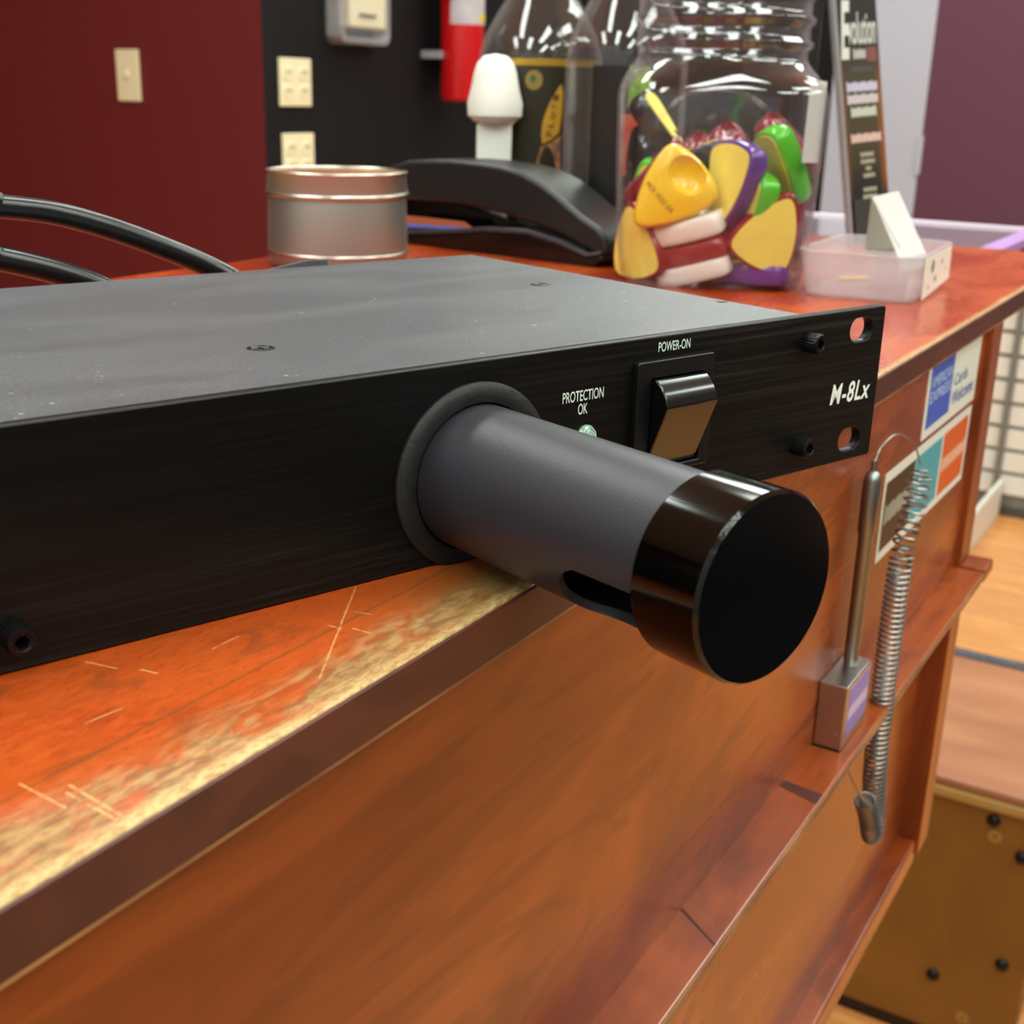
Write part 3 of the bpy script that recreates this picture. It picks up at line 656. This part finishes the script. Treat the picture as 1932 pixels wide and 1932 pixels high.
obj('green_dot', patch_on(R1+.85, [(-6.5+2.2*math.cos(i*PI/8), 109+2.4*math.sin(i*PI/8)) for i in range(16)]), mat('seal_green', (40, 100, 62), .4), sl)
bn_ = obj('banner', patch_on(R1+.55, [(1, 66), (0, 72), (.6, 80), (3, 88), (7, 97), (13, 106), (14.5, 100), (14, 86), (12.5, 74), (7, 69)]), mat('label_banner', (190, 142, 40), .4), t)
lt = bmesh.new(); k0 = 0
for ch_, zz in zip('FLUTI', (73, 79, 85, 91, 97)):
    q = text(ch_, -1.9, 1.9, -2, 2, 0, .02)
    bmesh.ops.rotate(q, verts=q.verts[:], cent=(0, 0, 0), matrix=Matrix.Rotation(-1.35, 3, 'Y'))
    aa = A1(5.6+(zz-73)*.16); bmesh.ops.rotate(q, verts=q.verts[:], cent=(0, 0, 0), matrix=Matrix.Rotation(aa+PI/2, 3, 'Z'))
    bmesh.ops.translate(q, verts=q.verts[:], vec=Vector(((R1+1.3)*math.cos(aa), (R1+1.3)*math.sin(aa), zz))*S)
    tm = bpy.data.meshes.new('t'); q.to_mesh(tm); lt.from_mesh(tm); bpy.data.meshes.remove(tm)
obj('banner_lettering', lt, mat('label_brown_text', (96, 62, 14), .5), bn_)
obj('fruit_picture', patch_on(R1+.55, [(-3, 36), (-4, 46), (-2, 56), (0, 64), (7, 67), (14, 72), (14, 40), (12, 34)]), mat('label_purple', (84, 40, 84), .4, c2=(190, 140, 60), vscale=120), t)
R2 = 40; t = bottle(427, 270, R2, 'clear bottle with a black label and red and green fruit, nearer the big jar')
f1 = math.atan2(-121-270, -360-427)
def A2(s): return f1+s/R2
obj('label', wrap(R2, 8, 117, A2(-22), A2(42)), mat('label_dark', (22, 20, 20), .4), t)
obj('leaf_picture', wrap(R2+.3, 92, 117, A2(2), A2(16)), mat('leaf_green', (60, 130, 44), .4, c2=(150, 190, 60), vscale=150), t)
obj('fruit_picture', wrap(R2+.3, 50, 88, A2(-1), A2(20)), mat('fruit_red', (196, 46, 34), .4, c2=(220, 110, 50), vscale=50), t)

# ---------------------------------------------------------------- big jar with pick holders
jx, jy = 322, 160
vd = Vector((jx+360.57, jy+121.55, 0)).normalized(); sd = Vector((vd.y, -vd.x, 0))
jm = frame(sd, vd, Vector((0, 0, 1)), W(jx, jy, 0))       # local x right, y away, z up
t = thing('storage_jar', 'large clear plastic jar half full of coloured pick holders', 'jar'); t.matrix_world = jm
def sq(t_, p=4.6, rot=.10):
    a = t_-rot; return 1/((abs(math.cos(a))**p+abs(math.sin(a))**p)**(1/p))
prof = [(0, 1.2), (42, 1.2), (47, 3), (49.5, 8), (51.5, 20), (53.5, 80), (53.5, 104), (51.5, 109), (46, 117)]
def jarwall():
    bm = bmesh.new(); n = 96; rows = []
    outer = [(0.0, .6, 0), (40, .6, 0), (46, 1.6, 0), (49, 6, 0), (51, 20, 0), (52.6, 60, 0), (53.6, 100, 0), (52.5, 106, .1), (49.5, 112, .5), (46.6, 117, 1), (45, 120, 1), (45, 124, 1), (47.6, 126, 1), (47.6, 128, 1), (45.4, 130, 1), (45.4, 136, 1), (47.9, 138, 1), (47.9, 140.5, 1), (45.4, 142.5, 1), (45.4, 149, 1), (47.6, 151, 1), (47.6, 153, 1), (45.4, 155, 1), (45.4, 168, 1)]
    inn = [(max(r-1.3, 0), h+(1.3 if h < 2 else 0), k) for r, h, k in outer][::-1]
    for r, h, k in outer+inn:
        row = []
        for i in range(n):
            a = 2*PI*i/n; s = sq(a)*(1-k)+k*1.0
            rr = r*s*1.035 if k < 1 else r*1.02
            row.append(bm.verts.new((rr*math.cos(a)*S, rr*math.sin(a)*S, h*S)))
        rows.append(row)
    for i in range(len(rows)-1):
        for j in range(n): bm.faces.new((rows[i][j], rows[i][(j+1) % n], rows[i+1][(j+1) % n], rows[i+1][j]))
    bmesh.ops.remove_doubles(bm, verts=bm.verts[:], dist=1e-6); bmesh.ops.recalc_face_normals(bm, faces=bm.faces[:]); return bm
obj('jar_wall', jarwall(), m_jar, t, True, angle=60)
obj('paper_label', box(-7.5, 7.5, 0, .3, 0, 41), mat('jar_label_white', (214, 212, 200), .5), t, loc=(.0500, -.0365, .068), rot=(0, .03, PI/2-.65))
arch = [(34*math.cos(a), -55.6+3.4*math.cos(a), 72+32*math.sin(a)) for a in [math.radians(155-i*5) for i in range(24)]]
obj('highlight_arch', tube(arch, 1.1, 10), m_jar, t, True)  # raised arch added for the curved highlight around the jar's front panel
# pick holder prototype: rounded triangular shell, yellow pad on its back, thumb notch
def soft(scale, n=72):
    A, B, K = Vector((-19.5, 14)), Vector((19.5, 14)), Vector((0, -28.5)); pts = []
    for P, Q in ((K, B), (B, A), (A, K)):
        nrm = Vector(((Q-P).y, -(Q-P).x)).normalized(); mid = (P+Q)/2+nrm*9
        for i in range(n//3):
            t_ = i/(n//3); pts.append(P*(1-t_)**2+mid*2*t_*(1-t_)+Q*t_*t_)
    for _ in range(8): pts = [(pts[i-1]+pts[i]*2+pts[(i+1) % n])/4 for i in range(n)]
    return [(p.x*scale, p.y*scale) for p in pts]
def shell_bm():
    bm = bmesh.new(); rows = []
    for s, y in ((.9, 5.4), (.95, 5.2), (.99, 4.2), (1, 2), (1, -1.5), (.985, -3.6), (.94, -5.2), (.85, -6.0)):
        rows.append([bm.verts.new((x*s*S, y*S, z*s*S)) for x, z in soft(1)])
    for i in range(len(rows)-1):
        for j in range(72): bm.faces.new((rows[i][j], rows[i][(j+1) % 72], rows[i+1][(j+1) % 72], rows[i+1][j]))
    bm.faces.new(rows[0]); bm.faces.new(rows[-1][::-1]); bmesh.ops.recalc_face_normals(bm, faces=bm.faces[:]); return bm
proto_shell = obj('shell', shell_bm(), mat('holder_yellow', (246, 200, 30), .3, coat=.3), None, True, angle=60)
cutb = bmesh.new(); bmesh.ops.create_uvsphere(cutb, u_segments=32, v_segments=20, radius=1)
for v in cutb.verts: v.co = Vector((v.co.x*11*S, (v.co.y*6-7.4)*S, (v.co.z*9+9.5)*S))
boolean(proto_shell, cutb, MC['holder_yellow'])
shell_me = proto_shell.data; bpy.data.objects.remove(proto_shell)
pad = prism(soft(.88), 5.0, 6.0, 'y'); tmp = obj('pad', pad, mat('pad_yellow', (244, 222, 96), .6, var=.06, vscale=60), None); pad_me = tmp.data; bpy.data.objects.remove(tmp)
HC = {'yellow': (246, 200, 30), 'maroon': (140, 12, 28), 'purple': (96, 34, 136), 'green': (84, 196, 24), 'white': (242, 236, 222), 'black': (24, 26, 26), 'red': (130, 16, 32)}
def holder(c, label, s, dpt, z, front, top_dir, k=1.0, padded=True):
    """s right, dpt depth away from the viewer, z height (mm); front = direction of the notched face, top_dir = direction of the wide edge (jar axes)"""
    f = Vector(front).normalized(); w = Vector(top_dir); w = (w-f*w.dot(f)).normalized(); yv = -f; xv = yv.cross(w)
    t = thing('pick_holder', label, 'pick holder', group='pick holders in the jar')
    t.matrix_world = jm @ frame(xv, yv, w, Vector((s, dpt, z))*S) @ Matrix.Scale(k, 4)
    me = shell_me.copy(); me.materials.clear(); me.materials.append(mat('holder_'+c, HC[c], .22, coat=.4))
    a = bpy.data.objects.new('shell', me); col.objects.link(a); a.parent = t
    if padded:
        b = bpy.data.objects.new('pad', pad_me); col.objects.link(b); b.parent = t; b['label'] = 'yellow foam pad'
    return t
H_ = [
 ('yellow', 'bright yellow pick holder facing out with a thumb notch and small dark lettering', -20, -36, 52, (-.1, -1, .12), (.7, 0, .7), 1.06, True),
 ('purple', 'purple pick holder standing with its pale yellow pad turned left, beside the bright yellow one', 12, -30, 59, (.78, .55, -.05), (0.12, 0, 1), 1.05, True),
 ('green', 'green pick holder at the top right of the pile, leaning on its edge', 36, -20, 69, (.75, .3, .45), (-.5, 0, .85), 1.0, True),
 ('green', 'green pick holder standing on edge between the purple and maroon ones', 23, -27, 45, (.88, .35, -.1), (.25, 0, 1), 1.0, True),
 ('maroon', 'maroon pick holder at the bottom left with its yellow pad against the jar', -37, -23, 19, (.62, .75, .1), (.2, 0, -1), 1.0, True),
 ('maroon', 'maroon pick holder at the bottom right with its broad yellow pad facing out', 31, -35, 29, (-.1, 1, .1), (-.42, 0, -.9), 1.0, True),
 ('maroon', 'maroon pick holder lying on edge between two white ones', -6, -28, 20, (-.34, -.1, .94), (1, 0, .36), 1.0, False),
 ('white', 'white pick holder lying on edge just under the bright yellow one', -9, -28, 32.5, (-.34, -.1, .94), (1, 0, .36), 1.0, False),
 ('white', 'white pick holder lowest at the front of the pile, on the jar bottom', -3, -28, 9.5, (.3, -.02, -.94), (1, 0, .36), .97, False),
 ('purple', 'purple pick holder lying flat at the bottom right of the jar', 28, -22, 7.5, (0, -.06, -1), (1, 0, 0), 1.0, True),
 ('red', 'maroon pick holder at the upper left behind the bright yellow one', -30, -13, 62, (-.6, -.1, .5), (.7, 0, .7), 1.0, True),
 ('black', 'black pick holder leaning high at the left with its pale pad seen edge-on', -34, 0, 85, (-.8, .12, -.6), (-.6, 0, .8), 1.0, True),
 ('black', 'black pick holder lying behind the yellow and purple ones', -8, 6, 67, (.35, -.1, -.9), (1, 0, .4), .95, True),
 ('red', 'maroon pick holder peeping over the purple one near the top', 12, 10, 70, (.6, -.3, .6), (-.6, 0, .8), 1.0, True),
 ('red', 'maroon pick holder highest at the right behind the green one', 38, 12, 77, (.6, -.2, .7), (-.6, 0, .8), 1.0, True),
 ('red', 'maroon pick holder below the highest one against the right wall', 40, 4, 54, (.8, -.3, .3), (0, 0, 1), .9, True),
 ('green', 'green pick holder mostly hidden behind the bright yellow one, lower left', -29, -10, 42, (.3, 1, .2), (.3, 0, -1), 1.0, True),
 ('purple', 'purple pick holder in the shade behind the lower left maroon one', -22, 0, 20, (-.6, -.8, .1), (0, 0, 1), 1.0, True),
 ('red', 'maroon pick holder behind the bright yellow one near its top corner', -16, 8, 66, (-.6, -.2, .7), (.6, 0, .7), .95, True),
 ('maroon', 'maroon pick holder low at the right behind the broad padded one', 37, 8, 32, (.6, -.8, .1), (0, 0, 1), 1.0, True),
 ('black', 'black pick holder at the left wall under the leaning one', -37, 10, 68, (-.7, -.6, .3), (0, 0, 1), .95, False),
 ('black', 'black pick holder low at the left behind the maroon ones', -36, 18, 42, (-.5, -.8, .1), (0, 0, 1), .95, False),
 ('black', 'black pick holder in the dark middle of the pile', 4, 14, 45, (0, -1, .2), (.3, 0, 1), 1.0, False),
 ('maroon', 'maroon pick holder at the back of the jar bottom', 10, 22, 20, (0, -1, .2), (.5, 0, 1), 1.0, False),
]
for h in H_:
    t_ = holder(h[0], h[1], *h[2:7], k=h[7], padded=h[8])
    if h[0] == 'yellow':
        t1 = bmesh.new()
        for a_, b_, w_ in ((-11, -4.6, 'PICK'), (-3.6, 3.4, 'HOLD'), (4.6, 9, 'ER')): text(w_, a_, b_, -9.2, -6.6, -6.15, .02, bm=t1)
        obj('lettering', t1, mat('brown_print', (150, 96, 14), .6), t_)

# ---------------------------------------------------------------- clear tray and its folded price card
t = thing('plastic_tray', 'shallow clear plastic tray with a speckled white sticker, beside the big jar', 'tray')
tx_ = Vector((1, .06, 0)).normalized(); ty_ = Vector((-tx_.y, tx_.x, 0))
t.matrix_world = frame(tx_, ty_, Vector((0, 0, 1)), W(300, 36, 0))
def tray():
    bm = bmesh.new(); rows = []
    def rr(x0, x1, y0, y1, r): return rrect(x0, x1, y0, y1, r, 8)
    L_ = [(rr(2, 98, 2, 58, 12), 0.3), (rr(1, 99, 1, 59, 12), 1.2), (rr(-1.5, 102, -1, 63, 13), 23), (rr(-2.6, 103, -2, 64, 14), 23.4), (rr(-2.6, 103, -2, 64, 14), 24.4), (rr(-.6, 101, 0, 62, 13), 24.4), (rr(2, 98, 2, 58, 12), 2.0), (rr(4, 96, 4, 56, 11), 1.4)]
    for pl_, h in L_: rows.append([bm.verts.new((a*S, b*S, h*S)) for a, b in pl_])
    for i in range(len(rows)-1):
        n = len(rows[i])
        for j in range(n): bm.faces.new((rows[i][j], rows[i][(j+1) % n], rows[i+1][(j+1) % n], rows[i+1][j]))
    bm.faces.new(rows[0][::-1]); bm.faces.new(rows[-1]); bmesh.ops.recalc_face_normals(bm, faces=bm.faces[:]); return bm
obj('tray_body', tray(), m_tray, t, True, angle=50)
st = obj('side_sticker', prism([(14, 1.5), (92, 4.5), (90, 23), (12, 23)], -1.9, -1.5), mat('speckled_sticker', (238, 234, 216), .5), t)
sp = bmesh.new()
for a, b, r in ((34, 17, 3.4), (62, 17, 1.6), (45, 9.5, 1.8), (27, 6.5, 1.2), (75, 12, 1.0)):
    lathe([(r, -2.05), (0, -2.05), (0, -1.85)], 16, 'y', (a, 0, b), bm=sp)
obj('dark_specks', sp, mat('speck', (60, 50, 40), .6), st)
obj('yellow_spot', prism([(62, 54), (70, 55), (90, 36), (85, 31)], 2.1, 2.6, 'z'), mat('yellow_tag', (220, 200, 60), .5), t)
t = thing('price_card', 'white folded price card leaning in the clear tray', 'card', W(336, 57, 1.5))
P = [Vector(p) for p in ((0, 15.5, 48.5), (0, 1, 53), (0, -13.5, 21), (0, -2.5, 17.5), (6, -10, 1.5), (6, 0, 1.5))]
def sheet(ps, th=.4):
    bm = bmesh.new(); n = (ps[1]-ps[0]).cross(ps[2]-ps[0]).normalized()*th
    A = [bm.verts.new(p*S) for p in ps]; B = [bm.verts.new((p+n)*S) for p in ps]; m_ = len(ps)
    bm.faces.new(A[::-1]); bm.faces.new(B)
    for i in range(m_): bm.faces.new((A[i], A[(i+1) % m_], B[(i+1) % m_], B[i]))
    bmesh.ops.recalc_face_normals(bm, faces=bm.faces[:]); return bm
mcard = mat('white_card', (252, 252, 250), .5)
a0, a1 = Vector((0, 16, 49)), Vector((-4, 1.5, 53)); d0 = Vector((-9, -20.5, -30.5))
b0, b1 = a0+d0, a1+d0*.98
obj('front_leaf', sheet([a0, a1, b1, b0]), mcard, t)
obj('lower_leaf', sheet([b0, b1, b1+Vector((-1, -1.6, -6.5)), b0+Vector((-1, -1.6, -6.5))]), mat('shaded_white_card', (214, 220, 218), .5), t)  # same white card, its shade put into a greyer colour
e0 = Vector((22, 20, 0))
obj('rear_leaf', sheet([a0, a1, Vector((22, -4, 0)), e0]), mcard, t)
obj('side_flap', sheet([a0+Vector((.3, .3, 0)), Vector((10, 19.5, 20)), Vector((2, 2, 25))+Vector((0, 0, -4)), b0+Vector((.5, .2, 6))]), mat('shaded_white_flap', (176, 178, 162), .6), t)  # shaded side of the white card, painted grey-green

# ---------------------------------------------------------------- brochure in a clear stand
p0, p1, p3 = Vector((563, 150, 1)), Vector((609, 132, 4.5)), Vector((560.5, 181, 161))
bx = (p1-p0).normalized(); bu = (p3-p0); bu = (bu-bx*bu.dot(bx)).normalized(); bn = bx.cross(bu)   # bn points away from the viewer
t = thing('brochure', 'tall black brochure with white script lettering in a clear stand behind the tray', 'brochure')
t.matrix_world = frame(bx, bu.cross(bx), bu, W(*p0))
hb = 172; bw = 50
mp = NT('brochure_print'); x_, y_, z_ = mp.xyz()
cc = mp.mix(mp.math('MULTIPLY', mp.rng(z_, .03, .075), mp.rng(z_, .15, .11)), (32, 29, 26), (70, 62, 40))
edge = mp.rng(mp.math('ABSOLUTE', mp.math('SUBTRACT', x_, .025)), .014, .024)
cc = mp.mix(mp.math('MULTIPLY', edge, mp.math('MULTIPLY', mp.rng(z_, .022, .05), mp.rng(z_, .135, .10))), cc, (140, 82, 28))
mp.L.new(cc, mp.b.inputs['Base Color']); mp.b.inputs['Roughness'].default_value = .4
obj('leaflet', box(3.5, bw-1, -.6, 0, 2, hb), mp.m, t)
obj('clear_stand', prism(rrect(0, bw, 0, hb+4, 1), .1, 2.2), mat('clear_acrylic', (150, 150, 150), .1, alpha=.5), t)
obj('stand_edge', box(0, 3.4, -2, .1, 0, hb+4), mat('acrylic_edge', (146, 144, 142), .2), t)
obj('stand_foot', box(2, bw-2, 2.2, 26, 0, 2), MC['clear_acrylic'], t)
obj('stand_pocket', box(6, bw-1, -3, -1, 0, 30), mat('dark_pocket', (62, 60, 58), .3), t)
mwh = mat('brochure_white', (216, 218, 206), .5)
sc_ = text('E', 6.5, 19, 128, 168, -.7, .03, .3); text('volution', 16, 46.5, 138, 160, -.7, .012, .25, bm=sc_)
obj('script_lettering', sc_, mwh, t)
obj('sub_lettering', bars(20, 34, 128, 135, -.65, 8), mwh, t); obj('red_panel', box(35, 46, -.68, -.6, 126, 136), mat('dusty_red', (126, 72, 70), .5), t)
obj('thin_line_text', bars(17, 40, 119, 123, -.65, 16), mat('brochure_grey', (90, 88, 84), .5), t)
for i, (z0, z1, x0, x1, k, cl) in enumerate([(105.5, 112.5, 10, 44.5, 15, (206, 204, 226)), (97, 104, 10, 44.5, 15, (214, 206, 206)), (88, 95, 13, 41.5, 13, (206, 212, 196)), (70, 76.5, 11, 45, 16, (226, 194, 180))]):
    obj('headline_text', bars(x0, x1, z0, z1, -.65, k, .2), mat('headline_%d' % i, cl, .5), t)
for i, (z0, x0, x1) in enumerate([(60, 20, 35), (55, 20, 36), (50, 25, 31), (45, 22, 35), (35, 21, 36), (30, 20, 36), (25, 22, 34)]):
    obj('body_text', bars(x0, x1, z0, z0+3, -.65, 8, .2), mat('body_print', (176, 176, 150), .5), t)

# string packets stacked behind the jar
o = thing('string_packet', 'tall black packet with an orange panel behind the right side of the jar', 'packet', W(460, 176, 0), (0, 0, yaw-PI/2-.35))
obj('packet_box', box(-23, 23, -5, 5, 0, 178), mat('packet_black', (12, 11, 11), .35), o, bevel=.6)
op = obj('orange_panel', box(2, 21, -5.3, -5, 38, 74), mat('packet_orange', (190, 74, 40), .35), o)
obj('yellow_dot', lathe([(0, -5.6), (3.2, -5.6), (3.2, -5.3)], 24, 'y', (12, 0, 60)), mat('dot_yellow', (226, 200, 50), .5), op)
obj('pale_lettering', bars(4, 18, 22, 29, -5.05, 6), mat('pale_green_lettering', (130, 150, 120), .5), o)
